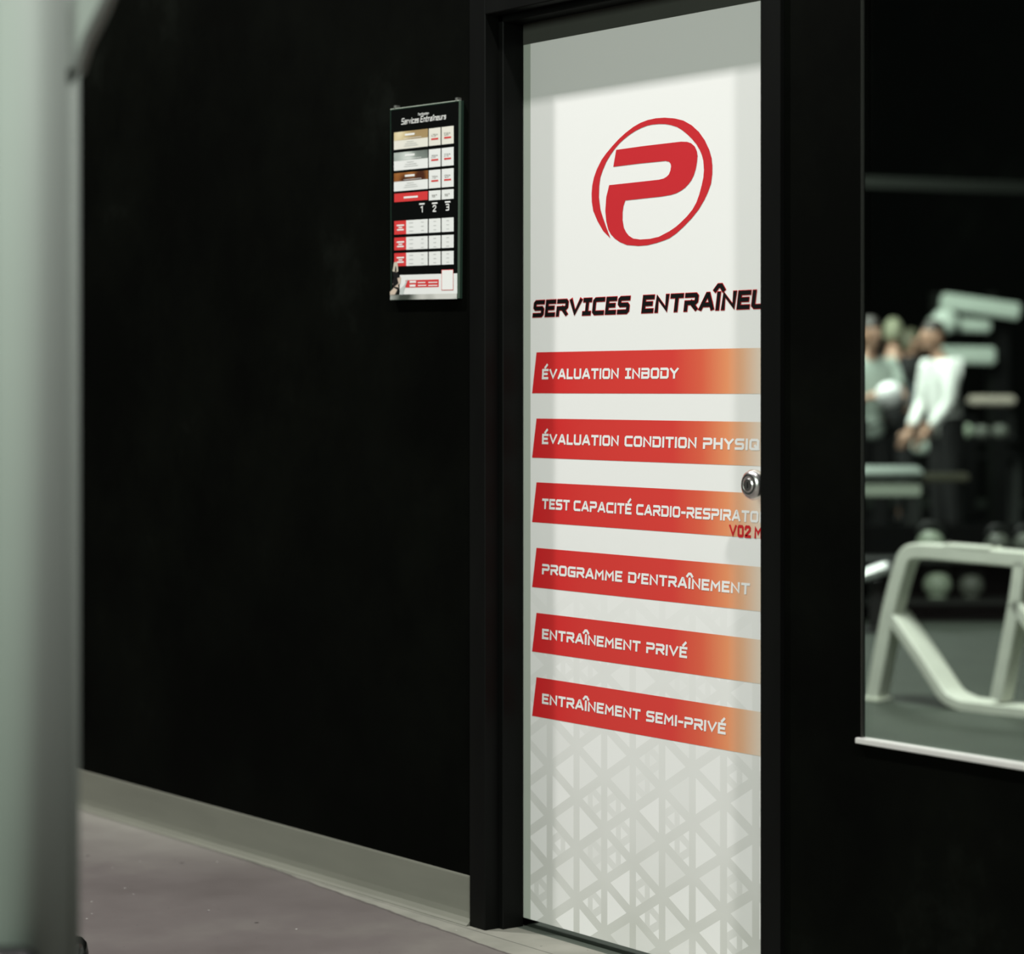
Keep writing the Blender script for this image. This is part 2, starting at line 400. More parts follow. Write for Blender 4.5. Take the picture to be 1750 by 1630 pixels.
EM = -0.0012
bm = bmesh.new()
ring_out = [(1043, 407), (1031, 395), (1021, 377.6), (1013.7, 360), (1011.3, 345), (1011, 330), (1012.2, 316), (1015, 303), (1020, 289), (1028, 273), (1036, 262), (1046, 250), (1057, 238),
            (1069, 227), (1082, 217), (1094, 210), (1107, 205), (1121, 202), (1136, 201), (1153, 202.3), (1168, 206), (1182, 214), (1194, 225), (1204, 239), (1212, 256), (1216, 270), (1217.4, 284), (1217.2, 298),
            (1215, 314), (1210, 328), (1204, 341), (1194, 358), (1182, 373), (1168, 387.5), (1156, 398.5), (1144, 407), (1132, 411.8), (1121, 415.3), (1106, 419), (1091, 420.2)]
ring_in = [(1094, 409.2), (1111, 408), (1126, 404.5), (1144, 395), (1155, 387.5), (1164, 379.5), (1174, 369.5), (1183, 358.5), (1190, 346), (1195, 332), (1199, 317), (1202, 303), (1203, 290), (1202, 275), (1199.5, 265),
           (1195.6, 256), (1190, 246.5), (1183, 238), (1175, 230), (1166, 222.5), (1157, 217), (1146.5, 213.7), (1137, 212), (1126, 211.8), (1115, 212.8), (1106, 214.7), (1096, 218.5), (1086, 223.5), (1076, 230),
           (1066, 238), (1058, 245.5), (1050, 255), (1043, 265), (1036, 277), (1030, 291), (1026, 303), (1024, 318), (1023.5, 337), (1026, 358), (1030, 371), (1036, 388)]
add_poly(bm, [D(x, y, EM) for x, y in ring_out + ring_in])
p_out = [(1053, 256), (1101, 249.3), (1151.6, 243.4), (1164, 242), (1174, 242.3), (1181, 244.6), (1187, 250), (1190.6, 257.5), (1192, 266), (1191, 278), (1189, 289), (1185.5, 300), (1181.5, 308), (1177, 314), (1171, 320.5),
         (1164, 325.6), (1156, 330), (1146.5, 333), (1131, 335.7), (1068.6, 342.5), (1065.5, 352), (1064, 362), (1063.8, 376), (1066, 389), (1070, 397), (1075, 403), (1082, 407.5), (1094, 409.2), (1091, 420.2), (1071, 418.6),
         (1059, 413.5), (1051, 408), (1044, 400.5), (1039.6, 392.5), (1036, 378), (1034.4, 360), (1036, 337), (1041, 316.3), (1081, 312), (1126, 307), (1134, 305), (1139, 302), (1143, 298), (1145.6, 291.5), (1146.8, 284),
         (1146, 279.5), (1143, 276.2), (1137, 275), (1092, 279.5), (1048, 285)]
add_poly(bm, [D(x, y, EM) for x, y in p_out])
obj('emblem', bm, M_red, door)

# stroke lettering
OC = [(.14, 0), (.86, 0), (1, .12), (1, .88), (.86, 1), (.14, 1), (0, .88), (0, .12), (.14, 0)]
G = {
    'A': (.80, [[(0, 0), (.47, 1), (.58, 1), (1, 0)], [(.17, .27), (.86, .27)]]),
    'B': (.74, [[(0, 1), (.88, 1), (1, .9), (1, .6), (.9, .52), (.1, .52)], [(.9, .52), (1, .44), (1, .1), (.88, 0), (0, 0), (0, .55)]]),
    'C': (.72, [[(1, 1), (.14, 1), (0, .88), (0, .12), (.14, 0), (1, 0)]]),
    'D': (.74, [[(0, 1), (.86, 1), (1, .88), (1, .12), (.86, 0), (0, 0), (0, .6)]]),
    'E': (.62, [[(1, 1), (0, 1), (0, 0), (1, 0)], [(0, .52), (.85, .52)]]),
    'G': (.74, [[(1, 1), (.14, 1), (0, .88), (0, .12), (.14, 0), (1, 0), (1, .48), (.5, .48)]]),
    'H': (.70, [[(0, 0), (0, 1)], [(1, 0), (1, 1)], [(0, .5), (1, .5)]]),
    'I': (.02, [[(.5, 0), (.5, 1)]]),
    'J': (.46, [[(0, 1), (1, 1)], [(0, 0), (1, 0)], [(.5, 0), (.5, 1)]]),      # I with serifs
    'L': (.58, [[(0, 1), (0, 0), (1, 0)]]),
    'M': (.86, [[(0, 0), (.06, 1), (.5, .38), (.94, 1), (1, 0)]]),
    'N': (.72, [[(0, 0), (0, 1), (1, 0), (1, 1)]]),
    'O': (.74, [OC]),
    'P': (.72, [[(0, 1), (.88, 1), (1, .9), (1, .56), (.88, .46), (0, .46), (0, 0)]]),
    'Q': (.74, [OC, [(.62, .34), (1.05, -.04)]]),
    'R': (.72, [[(0, 1), (.88, 1), (1, .9), (1, .56), (.88, .46), (0, .46), (0, 0)], [(.5, .46), (1, 0)]]),
    'S': (.70, [[(1, 1), (.12, 1), (0, .9), (0, .62), (.12, .52), (.88, .52), (1, .42), (1, .1), (.88, 0), (0, 0)]]),
    'T': (.70, [[(0, 1), (1, 1)], [(.5, 1), (.5, 0)]]),
    'U': (.72, [[(0, 1), (0, .12), (.14, 0), (.86, 0), (1, .12), (1, 1)]]),
    'V': (.78, [[(0, 1), (.5, 0), (1, 1)]]),
    'X': (.74, [[(0, 0), (1, 1)], [(0, 1), (1, 0)]]),
    'Y': (.74, [[(0, 1), (.5, .48), (1, 1)], [(.5, .5), (.5, 0)]]),
    '0': (.60, [OC]), '1': (.3, [[(0, .8), (1, 1), (1, 0)]]),
    '2': (.60, [[(0, .8), (.02, .9), (.16, 1), (.84, 1), (1, .88), (1, .66), (0, .06), (0, 0), (1, 0)]]),
    '3': (.60, [[(0, 1), (.88, 1), (1, .9), (1, .6), (.88, .52), (.3, .52)], [(.88, .52), (1, .44), (1, .1), (.88, 0), (0, 0)]]),
    '-': (.34, [[(0, .46), (1, .46)]]), "'": (.10, [[(1, 1.0), (0, .58)]]), ' ': (.3, []),
}


def add_stroke(bm, pts, t, M):                               # pts in 2-D, M maps (a, b, layer) to the surface
    pts = [Vector((p[0], p[1])) for p in pts]; m = len(pts); closed = (pts[0] - pts[-1]).length < 1e-6
    if closed: pts = pts[:-1]; m -= 1
    L, Rr = [], []
    for i in range(m):
        d0 = (pts[i] - pts[i - 1]).normalized() if (i or closed) else None
        d1 = (pts[(i + 1) % m] - pts[i]).normalized() if (i < m - 1 or closed) else None
        d0 = d0 if d0 is not None else d1; d1 = d1 if d1 is not None else d0
        n0 = Vector((-d0.y, d0.x)); n1 = Vector((-d1.y, d1.x)); mm = (n0 + n1)
        if mm.length < .3: mm = n1
        mm = mm.normalized(); k = min(1.9, 1 / max(.2, mm.dot(n1)))
        L.append(pts[i] + mm * (t / 2 * k)); Rr.append(pts[i] - mm * (t / 2 * k))
    for i in range(m if closed else m - 1):
        jx = (i + 1) % m
        bm.faces.new([bm.verts.new(M(q)) for q in (L[i], L[jx], Rr[jx], Rr[i])])


def layout(text, cap, t):
    x = 0; out = []
    for ch in text:
        acc = None
        if ch in 'ÉÎî': acc, ch = ch, {'É': 'E', 'Î': 'I', 'î': 'J'}[ch]
        w, st_ = G[ch]; w *= cap
        if ch in 'IJ' and acc: w = max(w, .05 * cap)
        out.append((x, w, st_, acc)); x += w + t + (.13 * cap if ch != ' ' else 0)
    return out


def add_word(bm, text, x0, x1, z0, cap, t, surf, slant=0.0, nfit=None, grow=0.0, layer=0.0):
    """word fitted between two positions along the surface (first nfit letters)"""
    lay = layout(text, cap, t); k = (nfit or len(text)) - 1
    w = lay[k][0] + lay[k][1] + t
    sx = (x1 - x0) / w
    c = [0]
    for ox, gw, strokes, acc in lay:
        S = [[(ox + t / 2 + a * gw, t / 2 + b * (cap - t)) for a, b in s] for s in strokes]
        mid = ox + t / 2 + gw / 2
        if acc == 'É': S.append([(mid - .02 * cap, cap * 1.13), (mid + .2 * cap, cap * 1.36)])
        if acc in ('Î', 'î'): S.append([(mid - .27 * cap, cap * 1.12), (mid - .1 * cap, cap * 1.33), (mid + .1 * cap, cap * 1.33), (mid + .27 * cap, cap * 1.12)])
        for s in S:
            c[0] += 1; lv = layer - c[0] * 2e-6
            s = [Vector(p) for p in s]
            if (s[0] - s[-1]).length > 1e-6:                  # square stroke ends
                e = grow + t * .5
                s[0] = s[0] + (s[0] - s[1]).normalized() * e; s[-1] = s[-1] + (s[-1] - s[-2]).normalized() * e
            hi = 2 * cap if s[0].y > cap else cap + grow
            add_stroke(bm, s, t + 2 * grow, lambda q, lv=lv, hi=hi: surf(x0 + q.x * sx + slant * q.y, z0 + min(hi, max(-grow, q.y)), lv))


door_surf = lambda a, b, l: Vector((a, l, b))
HZ, HC = 1.4165, 0.0385
for nm, m, gr, ly in (('headline_outline', M_redtxt, 0.0013, -0.0012), ('headline_lettering', M_ink, 0.0, -0.0016)):
    bm = bmesh.new()
    add_word(bm, 'SERVJCES', U(911), U(1075), HZ, HC, 0.0088, door_surf, 0.17, None, gr, ly)
    add_word(bm, 'ENTRAÎNEURS', U(1097), U(1281), HZ, HC, 0.0088, door_surf, 0.17, 8, gr, ly)
    obj(nm, bm, m, door)

BANDS = [
    (602, 672, [('ÉVALUATION', 927, 1058, 10), ('JNBODY', 1069, 1160, 6)]),
    (715, 782, [('ÉVALUATION', 927, 1058, 10), ('CONDITION', 1068, 1191, 9), ('PHYSIQUE', 1202, 1298, 6)]),
    (824, 892, [('TEST', 927, 974, 4), ('CAPACITÉ', 981, 1080, 8), ('CARDIO-RESPIRATOIRE', 1088, 1281, 15)]),
    (936, 1003, [('PROGRAMME', 927, 1064, 9), ("D'ENTRAÎNEMENT", 1074, 1282, 14)]),
    (1047, 1113, [('ENTRAÎNEMENT', 927, 1095, 12), ('PRIVÉ', 1105, 1175, 5)]),
    (1157, 1223, [('ENTRAÎNEMENT', 927, 1095, 12), ('SEMI-PRIVÉ', 1105, 1241, 10)]),
]
for k, (yt, yb, words) in enumerate(BANDS):
    zt, zb = D(917, yt).z, D(909, yb).z
    bm = bmesh.new()
    add_poly(bm, [Vector((x, -0.0010, z)) for x, z in ((0.0335, zb), (DW - 0.02, zb), (DW - 0.02, zt), (0.0505, zt))])
    band = obj('service_band', bm, M_band, door)
    bm = bmesh.new()
    for w, xa, xb, nf in words:
        add_word(bm, w, U(xa), U(xb), zb + 0.0322, 0.0240, 0.0054, door_surf, 0.06, nf, 0.0, -0.0015)
    obj('band_lettering', bm, M_white, band)
    if k == 2:
        bm = bmesh.new()
        add_word(bm, 'V02', U(1247, 907), U(1284, 907), D(1260, 918).z, 0.0262, 0.0064, door_surf, 0.0, 3, 0.0, -0.0015)
        add_word(bm, 'MAX', U(1290, 907), U(1303, 907), D(1260, 918).z, 0.0262, 0.0064, door_surf, 0.0, 1, 0.0, -0.0015)
        obj('red_lettering', bm, M_redtxt, band)

# door knob: rosette, neck, tulip knob with a key plug
kx, kz = 0.846, on_y(1291, 829, -0.055).z
knob = obj('door_knob', add_lathe(bmesh.new(), [(0, .033), (.004, .033), (.008, .030), (.010, .014), (.022, .0125), (.028, .015), (.034, .026), (.042, .0308), (.050, .0315), (.057, .0285), (.0615, .0225), (.063, .0160), (.0615, .0150), (.0615, 0)],
                                         (kx, -0.0006, kz), (0, -1, 0), n=48), M_chrome, door, smooth=True)
kb = bmesh.new()
add_lathe(kb, [(0, .0145), (.004, .0145), (.0055, .012), (.0055, 0)], (kx, -0.0595, kz), (0, -1, 0), n=32)
plug = obj('key_plug', kb, M_chrome, knob)
obj('keyway', box((kx - .0012, -0.0656, kz - .006), (kx + .0012, -0.0650, kz + .006)), M_ink, knob)

# ------------------------------------------------------------------ window to the gym
win = tag(empty('window_1', (GX, WY, GZ0)), 'large fixed window with a thin aluminium sill, right of the door', 'window', kind='structure')
obj('sill_channel', box((GX - 0.008, WY - 0.010, GZ0 - 0.008), (GX1, WY + 0.016, GZ0 + 0.003), bev=0.0015), M_sill, win)
obj('side_channel', box((GX - 0.001, WY - 0.001, GZ0 + 0.003), (GX + 0.0025, WY + 0.006, GZ1), bev=0.0008), M_dkalu, win)
obj('pane', box((GX + 0.001, WY + 0.008, GZ0 + 0.003), (GX1, WY + 0.014, GZ1)), M_glass, win)

# ------------------------------------------------------------------ price board
PY = WY - 0.0125
def Bp(x, y, dy=0.0): return on_y(x, y, PY - dy)
def row(y0): return lambda x: y0 + 0.000365 * (y0 - 552) * (x - 674)
board = tag(empty('price_board', on_y(727, 511, WY)), 'black framed price poster on the wall left of the door', 'price board')
cor = [(667, 187), (785, 171.5), (782.5, 510), (668, 513)]
P4 = [Bp(x, y) for x, y in cor]; B4 = [Vector((p.x, WY, p.z)) for p in P4]
inset = lambda P, d: [p + (sum(P, Vector()) / 4 - p).normalized() * d for p in P]
PI4 = inset(P4, 0.004)
bm = bmesh.new()
a = [bm.verts.new(p + Vector((0, .0008, 0))) for p in PI4]; b = [bm.verts.new(Vector((p.x, WY, p.z))) for p in PI4]
bm.faces.new(a); bm.faces.new(b)
for k in range(4): bm.faces.new((a[k], a[(k + 1) % 4], b[(k + 1) % 4], b[k]))
M_poster = mat('glossy_black_poster', (0.003, 0.0032, 0.003), 0.18, var=0.2, spec=0.5)
obj('poster', bm, M_poster, board)
M_acryl = mat('green_tinted_acrylic_edge', (0.022, 0.045, 0.032), 0.15, spec=0.6, coat=0.3)
bm = bmesh.new()
I4 = inset(P4, 0.0035)
vo, vi, wo, wi = ([bm.verts.new(p) for p in q] for q in (P4, I4, B4, [Vector((p.x, WY, p.z)) for p in I4]))
for k in range(4):
    j = (k + 1) % 4
    bm.faces.new((vo[k], vo[j], vi[j], vi[k])); bm.faces.new((wo[k], wo[j], vo[j], vo[k])); bm.faces.new((wi[k], wi[j], vi[j], vi[k])); bm.faces.new((wo[k], wo[j], wi[j], wi[k]))
obj('acrylic_edge', bm, M_acryl, board)
M_edgehi = mat('pale_edge_highlight', (0.42, 0.47, 0.40), 0.3); M_edgehig = mat('green_edge_highlight', (0.10, 0.15, 0.11), 0.25)  # lamp glint along the acrylic rim, painted as thin lighter strips
for (pa_, pb_), m, th in (((P4[0], P4[1]), M_edgehi, .0010), ((P4[1], P4[2]), M_edgehig, .0010)):
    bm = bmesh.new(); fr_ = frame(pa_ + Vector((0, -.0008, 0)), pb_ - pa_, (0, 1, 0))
    add_box(bm, (0, -th, 0), ((pb_ - pa_).length, th, .006), fr_, bev=.0005); obj('edge_highlight', bm, m, board)
for x, y in ((675, 184.3), (780, 171.0)):
    p = Bp(x, y); obj('clip', box((p.x - .004, WY - .014, p.z - .002), (p.x + .004, WY, p.z + .006), bev=.001), M_alu, board)


def cell(name, m, x0, x1, ya, yb, lift=0.0002, parent=None, shear=0.0):
    ra_, rb_ = row(ya), row(yb); bm = bmesh.new()
    add_poly(bm, [Bp(x, y, lift) for x, y in ((x0 + shear, ra_(x0)), (x1, ra_(x1)), (x1, rb_(x1)), (x0, rb_(x0)))])
    return obj(name, bm, m, parent or board)


def bars(name, m, lst, parent, lift=0.0005):
    bm = bmesh.new()
    for i, (x0, x1, ya, yb) in enumerate(lst):
        ra_, rb_ = row(ya), row(yb)
        add_poly(bm, [Bp(x, y, lift + i * 4e-6) for x, y in ((x0, ra_(x0)), (x1, ra_(x1)), (x1, rb_(x1)), (x0, rb_(x0)))])
    return obj(name, bm, m, parent)


def metal_print(name, a, b, c):
    m = mat(name, a, 0.35); n = N(m); co, X = n.xyz()
    w = n.new('ShaderNodeTexNoise'); w.inputs['Scale'].default_value = 9; w.inputs['Detail'].default_value = 1; n.link(co, w.inputs['Vector'])
    n.link(n.ramp(w.outputs[0], [(.34, a), (.5, b), (.64, c)]), n.b.inputs['Base Color']); return m


M_gold = metal_print('gold_print', (0.30, 0.20, 0.09), (0.55, 0.43, 0.22), (0.78, 0.70, 0.48))
M_silver = metal_print('silver_print', (0.06, 0.075, 0.065), (0.28, 0.32, 0.29), (0.62, 0.66, 0.62))
M_bronze = metal_print('bronze_print', (0.06, 0.018, 0.008), (0.42, 0.16, 0.04), (0.62, 0.40, 0.20))
M_cell = mat('white_poster_print', (0.76, 0.77, 0.75), 0.3, var=0.02)
M_cellwarm = mat('cream_poster_print', (0.74, 0.72, 0.64), 0.3, var=0.02)
M_pred = mat('red_poster_print', (0.62, 0.045, 0.045), 0.3)
M_faint = mat('grey_poster_print', (0.48, 0.49, 0.48), 0.3)
M_digit = mat('dark_grey_poster_print', (0.16, 0.15, 0.13), 0.3)


def board_word(bm, text, xa, xb, yb, cap, t, slant=0.0, lift=0.0006):
    p0, p1 = Bp(xa, yb(xa)), Bp(xb, yb(xb)); dz = (p1.z - p0.z) / (p1.x - p0.x)
    add_word(bm, text, p0.x, p1.x, 0, cap, t, lambda a, b, l: Vector((a, PY - lift + l, p0.z + b + dz * (a - p0.x))), slant)


# header: lower-case condensed italic drawn as strokes
LC = {
    'a': (.5, [[(.1, .62), (1, .62), (1, 0), (0, 0), (0, .34), (1, .34)]]), 'c': (.44, [[(1, .62), (0, .62), (0, 0), (1, 0)]]),
    'e': (.48, [[(0, .32), (1, .32), (1, .62), (0, .62), (0, 0), (1, 0)]]), 'i': (.06, [[(.5, 0), (.5, .58)], [(.5, .84), (.5, .94)]]),
    'j': (.14, [[(.5, 0), (.5, .62)], [(-.6, .82), (.5, 1), (1.6, .82)]]),          # i with circumflex
    'n': (.48, [[(0, 0), (0, .62), (1, .62), (1, 0)]]), 'r': (.34, [[(0, 0), (0, .62), (1, .62)]]),
    's': (.44, [[(1, .62), (0, .62), (0, .33), (1, .33), (1, 0), (0, 0)]]), 't': (.34, [[(.3, .95), (.3, 0), (1, 0)], [(0, .62), (1, .62)]]),
    'u': (.48, [[(0, .62), (0, 0), (1, 0), (1, .62)]]), 'v': (.48, [[(0, .62), (.5, 0), (1, .62)]]), 'o': (.48, [[(0, 0), (1, 0), (1, .62), (0, .62), (0, 0)]]),
    'f': (.34, [[(.9, 1), (.35, 1), (.35, 0)], [(0, .62), (1, .62)]]),
}
G.update(LC)
for ch in '4579':
    pass
G.update({'4': (.6, [[(.7, 0), (.7, 1), (0, .3), (1, .3)]]), '5': (.6, [[(1, 1), (0, 1), (0, .55), (.9, .55), (1, .45), (1, .1), (.9, 0), (0, 0)]]),
          '7': (.6, [[(0, 1), (1, 1), (.4, 0)]]), '9': (.6, [[(1, .45), (.1, .45), (0, .55), (0, .9), (.1, 1), (.9, 1), (1, .9), (1, .1), (.9, 0), (0, 0)]]),
          '$': (.6, [[(1, .9), (0, .9), (0, .52), (1, .52), (1, .1), (0, .1)], [(.5, 0), (.5, 1)]])})
bm = bmesh.new()
hb = lambda x: 213.3 - 0.125 * (x - 685)
board_word(bm, 'Services', 686, 715.5, hb, 0.0150, 0.0021, 0.2)
board_word(bm, 'Entrajneurs', 718.5, 762.0, hb, 0.0150, 0.0021, 0.2)
board_word(bm, 'Tarification', 714.2, 733.0, lambda x: 197.6 - 0.125 * (x - 714), 0.0058, 0.0010, 0.15)
obj('title_lettering', bm, M_white, board)

rows = [(226.5, 240.8, 256.1, M_gold, M_cellwarm, '479', '539'), (261.4, 275.4, 292.0, M_silver, M_cell, '259', '279'), (296.3, 310.7, 327.2, M_bronze, M_cell, '79', '129')]
for ya, ym, yb, mm, mc, t1, t2 in rows:
    pc = cell('package_cell', mc, 673.2, 731.3, ya, yb)
    bars('tint_strip', mm, [(673.2, 731.3, ya, ym)], pc, 0.0004)
    bars('white_line', M_white, [(692, 708.5, ya + 4.2, ya + 7.6), (690, 720, ym - 2.6, ym - 1.9)], pc, 0.0007)
    bars('fine_lettering', M_faint, [(695, 707, ym + 3.4, ym + 4.1), (692, 712, ym + 6.9, ym + 7.6), (690, 714, ym + 10.3, ym + 11)], pc, 0.0007)
    for x0, x1, tx in ((732.9, 753.0, t1), (754.8, 775.3, t2)):
        q = cell('price_cell', mc, x0, x1, ya + .3, yb - .2)
        bars('red_line', M_pred, [(x0 + 4, x0 + 16, ya + 17.2, ya + 20)], q)
        bm = bmesh.new(); r_ = row(ya + 15)
        board_word(bm, tx, x0 + 4.5 if len(tx) == 3 else x0 + 5.5, x0 + 11.8, r_, 0.0068, 0.0007)
        board_word(bm, '$', x0 + 13, x0 + 15, row(ya + 12.5), 0.0030, 0.0004)
        obj('price_lettering', bm, M_digit, q)
q = cell('red_cell', M_pred, 673.8, 731.0, 331.2, 345.6); bars('white_line', M_white, [(690, 714, 337.3, 340.4)], q)
for x0, x1 in ((732.9, 753.0), (754.8, 775.3)):
    q = cell('price_cell', M_cell, x0, x1, 331.0, 347)
    bm = bmesh.new(); board_word(bm, '59', x0 + 5.5, x0 + 10.8, row(342), 0.0058, 0.0007); board_word(bm, '$', x0 + 12, x0 + 14, row(339.5), 0.0028, 0.0004)
    obj('price_lettering', bm, M_digit, q)
for xc, tx, hw, yy in ((721, '1', 1.7, 366.2), (742.8, '2', 2.9, 366.6), (765, '3', 2.9, 366.0)):
    bm = bmesh.new(); board_word(bm, tx, xc - hw, xc + hw, row(yy), 0.0160, 0.0026, 0, 0.0006); obj('level_numeral', bm, M_white, board)
    bars('level_lettering', M_white, [(xc - 4.6, xc + 4.6, yy - 15.6, yy - 13.2)], board)
for ya, yb in ((377.8, 401.0), (406.2, 427.6), (432.8, 455.2)):
    q = cell('red_cell', M_pred, 673.8, 694.2, ya, yb)
    bars('white_line', M_white, [(678, 690.6, ya + 6.6, ya + 9), (681, 687.5, ya + 10.6, ya + 12.6), (678.5, 690, ya + 14.2, ya + 16.6)], q)
    for x0, x1 in ((694.2, 731.0), (732.9, 753.0), (754.8, 775.3)):
        q = cell('table_cell', M_cell, x0, x1, ya, yb)
        for xm, hw in (((702.5, 3.5), (721.7, 2.3)) if x1 - x0 > 30 else (((x0 + x1) / 2, 2.3),)):
            bars('fine_lettering', M_faint, [(xm - hw, xm + hw, ya + d, ya + d + 1) for d in (4, 11, 18)], q)
foot = cell('footer_panel', M_cell, 683, 781.4, 470.2, 503.4)
bars('red_strip', M_pred, [(693, 749.8, 479.3, 492)], foot, 0.0004)
bars('white_line', M_white, [(700, 711, 480.6, 484), (700, 710, 487, 490.4), (714, 727, 483, 484.6), (732, 747.5, 483.2, 484.8), (714, 728.5, 488, 489.6), (732, 747.5, 488.4, 490)], foot, 0.0007)
bars('code_card_border', M_pred, [(754.4, 774.8, 463.4, 497.8)], foot, 0.0006); bars('code_card', M_white, [(755.1, 774.1, 464.4, 496.8)], foot, 0.0008)
M_marble = metal_print('grey_photo_print', (0.05, 0.06, 0.05), (0.33, 0.34, 0.31), (0.6, 0.6, 0.56))
cell('photo_strip', M_marble, 666.8, 780.8, 503.4, 512.2)
# printed photo of a seated woman with fair hair
ph = None
for nm, m, pts, lf in (
    ('printed_machine', mat('pale_print', (.5, .54, .52), .3), [(683, 494), (690, 488), (695, 478), (697.5, 476.8), (690, 496), (689, 503.5), (684, 503.5)], .0008),
    ('printed_skin', mat('skin_print', (.58, .47, .38), .3), [(666.5, 498.5), (671, 494), (675, 489), (671, 486), (672, 481), (676, 463), (681, 470), (685, 474), (684, 484), (680, 487), (682, 493), (678, 500), (674, 503.5), (666.5, 503.5)], .0010),
    ('printed_clothes', mat('black_cloth_print', (.01, .01, .01), .3), [(671, 466), (675, 464), (679, 466), (683, 470), (683, 474), (679, 475), (681, 484), (674, 490), (681, 491), (683, 497), (679, 503), (675, 503), (679, 495), (672, 491), (671, 480), (673, 474)], .0012),
    ('printed_hair', mat('fair_hair_print', (.55, .50, .40), .3), [(673, 449), (676, 447.4), (679, 448.5), (680, 455), (680.5, 463.5), (678, 465), (677, 455), (675.5, 455), (674.5, 464.5), (670.8, 463.5), (672.4, 455)], .0014)):
    bm = bmesh.new(); add_poly(bm, [Bp(x, y, lf) for x, y in pts]); obj(nm, bm, m, board)

# ------------------------------------------------------------------ near machine upright at the left edge
MZ = 3.0
mx = empty('weight_machine', (*at(60, 665, MZ).xy, 0))
tag(mx, 'pale grey-green machine upright, out of focus along the left edge', 'gym machine')
c0 = at(48, 665, MZ); axf = (RGT * .86 + FWD * .37).normalized()
Mu = frame((c0.x, c0.y, 0), axf, UP)
obj('upright', box((-0.062, -0.028, 0.03), (0.062, 0.075, 2.35), Mu, bev=0.02, seg=5), M_machine, mx, smooth=True)
obj('cross_bracket', add_tube(bmesh.new(), [at(104, 110, MZ), at(120, 60, MZ), at(150, 0, MZ), at(190, -90, MZ)], FWD, .06, .04), M_machine, mx)
p = at(18, 1652, MZ - .05)
obj('roller_pad', add_capsule(bmesh.new(), p - RGT * .10, p + RGT * .012, .028, .024, 24, 6), M_rubber, mx, smooth=True)
fp = on_plane(118, 1650, Vector((0, 0, 0)), UP)
bx = Vector((c0.x, c0.y, 0)); dr = (fp - bx).normalized(); Lr = (fp - bx).length
obj('floor_rail', box((0.0, -0.03, 0.004), (Lr - .02, 0.03, 0.052), frame(bx, dr, UP), bev=.008), M_darkgrey, mx)
obj('rubber_foot', add_lathe(bmesh.new(), [(0, .040), (.004, .043), (.030, .042), (.050, .038), (.060, .028), (.063, .0)], fp, UP, n=36), mat('glossy_black_rubber', (.004, .004, .004), .12), mx, smooth=True)

# ------------------------------------------------------------------ white bench frame behind the window
T = (RGT * .72 - FWD * .69).normalized(); NB = (RGT * .69 + FWD * .72).normalized()
o0 = CAM + RGT * 1.44 + FWD * 9.85; o0.z = 0
Q = lambda x, y: on_plane(x, y, o0, NB)
bench = tag(empty('bench_frame', o0), 'worn white tubular steel bench frame on the gym floor behind the window', 'bench frame')
ll = Q(1488, 1200); ll.z = 0.012
obj('top_rail', add_tube(bmesh.new(), fillet([ll, Q(1515, 1048), Q(1531, 985), Q(1545, 941), Q(1590, 943), Q(1750, 957), Q(1900, 970)], {2: .1, 3: .12, 1: .1}, 7), NB, .085, .062), M_cream, bench)
fl = Q(1488, 1200); obj('foot_plate', box((-.055, -.01, 0), (.04, .10, .012), frame((fl.x, fl.y, 0), T, UP), bev=.003), M_cream, bench)
obj('brace', add_tube(bmesh.new(), fillet([Q(1517, 1052), Q(1566, 1123), Q(1612, 1194), Q(1640, 1206), Q(1750, 1219), Q(1900, 1236)], {2: .12, 1: .02}, 8), NB, .135, .046), M_cream, bench)
obj('leg', add_tube(bmesh.new(), fillet([Q(1741, 962), Q(1733, 1027), Q(1701, 1196)], {1: .1}, 6), NB, .085, .055), M_cream, bench)
obj('brace', add_tube(bmesh.new(), [Q(1730, 1030), Q(1790, 1120), Q(1840, 1200)], NB, .085, .05), M_cream, bench)
tp = [Q(1612, 934), Q(1692, 940)]
obj('mount_plate', add_tube(bmesh.new(), tp, NB, .085, .022, .004), M_cream, bench)
for x, y in ((1614, 934), (1688, 939.5)):
    q = Q(x, y); obj('bolt', add_lathe(bmesh.new(), [(0, .012), (.018, .012), (.02, .009), (.02, 0)], q + NB * .04, UP, n=12), M_chrome, bench)


# ------------------------------------------------------------------ gym behind
def local(loc, facing):                                      # facing: horizontal direction in camera terms (right, forward)
    d = (RGT * facing[0] + FWD * facing[1]).normalized()
    return Matrix.Translation(Vector((loc.x, loc.y, 0))) @ Matrix.Rotation(math.atan2(d.y, d.x), 4, 'Z')


VIEWM = lambda p: frame((p.x, p.y, 0), RGT, UP)                 # x across the view, y away

mt = tag(obj('rubber_mat', box((-1.2, 0, 0), (3.8, 12, 0.012), VIEWM(at(1450, 900, 13.9)), bev=.003), M_mat), 'large black rubber mat covering the far part of the gym floor', 'gym mat')

# kettlebell rack
kr = empty('weight_rack', (*at(1600, 900, 13.3).xy, 0)); KM = VIEWM(at(1600, 900, 13.3))
tag(kr, 'low black two-shelf rack of kettlebells behind the white bench frame', 'weight rack')
for z in (.095, .315): obj('shelf', box((-.55, -.15, z), (.85, .2, z + .025), KM, bev=.004), M_darkgrey, kr)
for x in (-.53, .80):
    for y in (-.13, .16): obj('leg', box((x, y, 0), (x + .035, y + .035, .335), KM, bev=.003), M_darkgrey, kr)
obj('back_panel', box((-.55, .2, .0), (.85, .215, .50), KM, bev=.003), M_mat, kr)


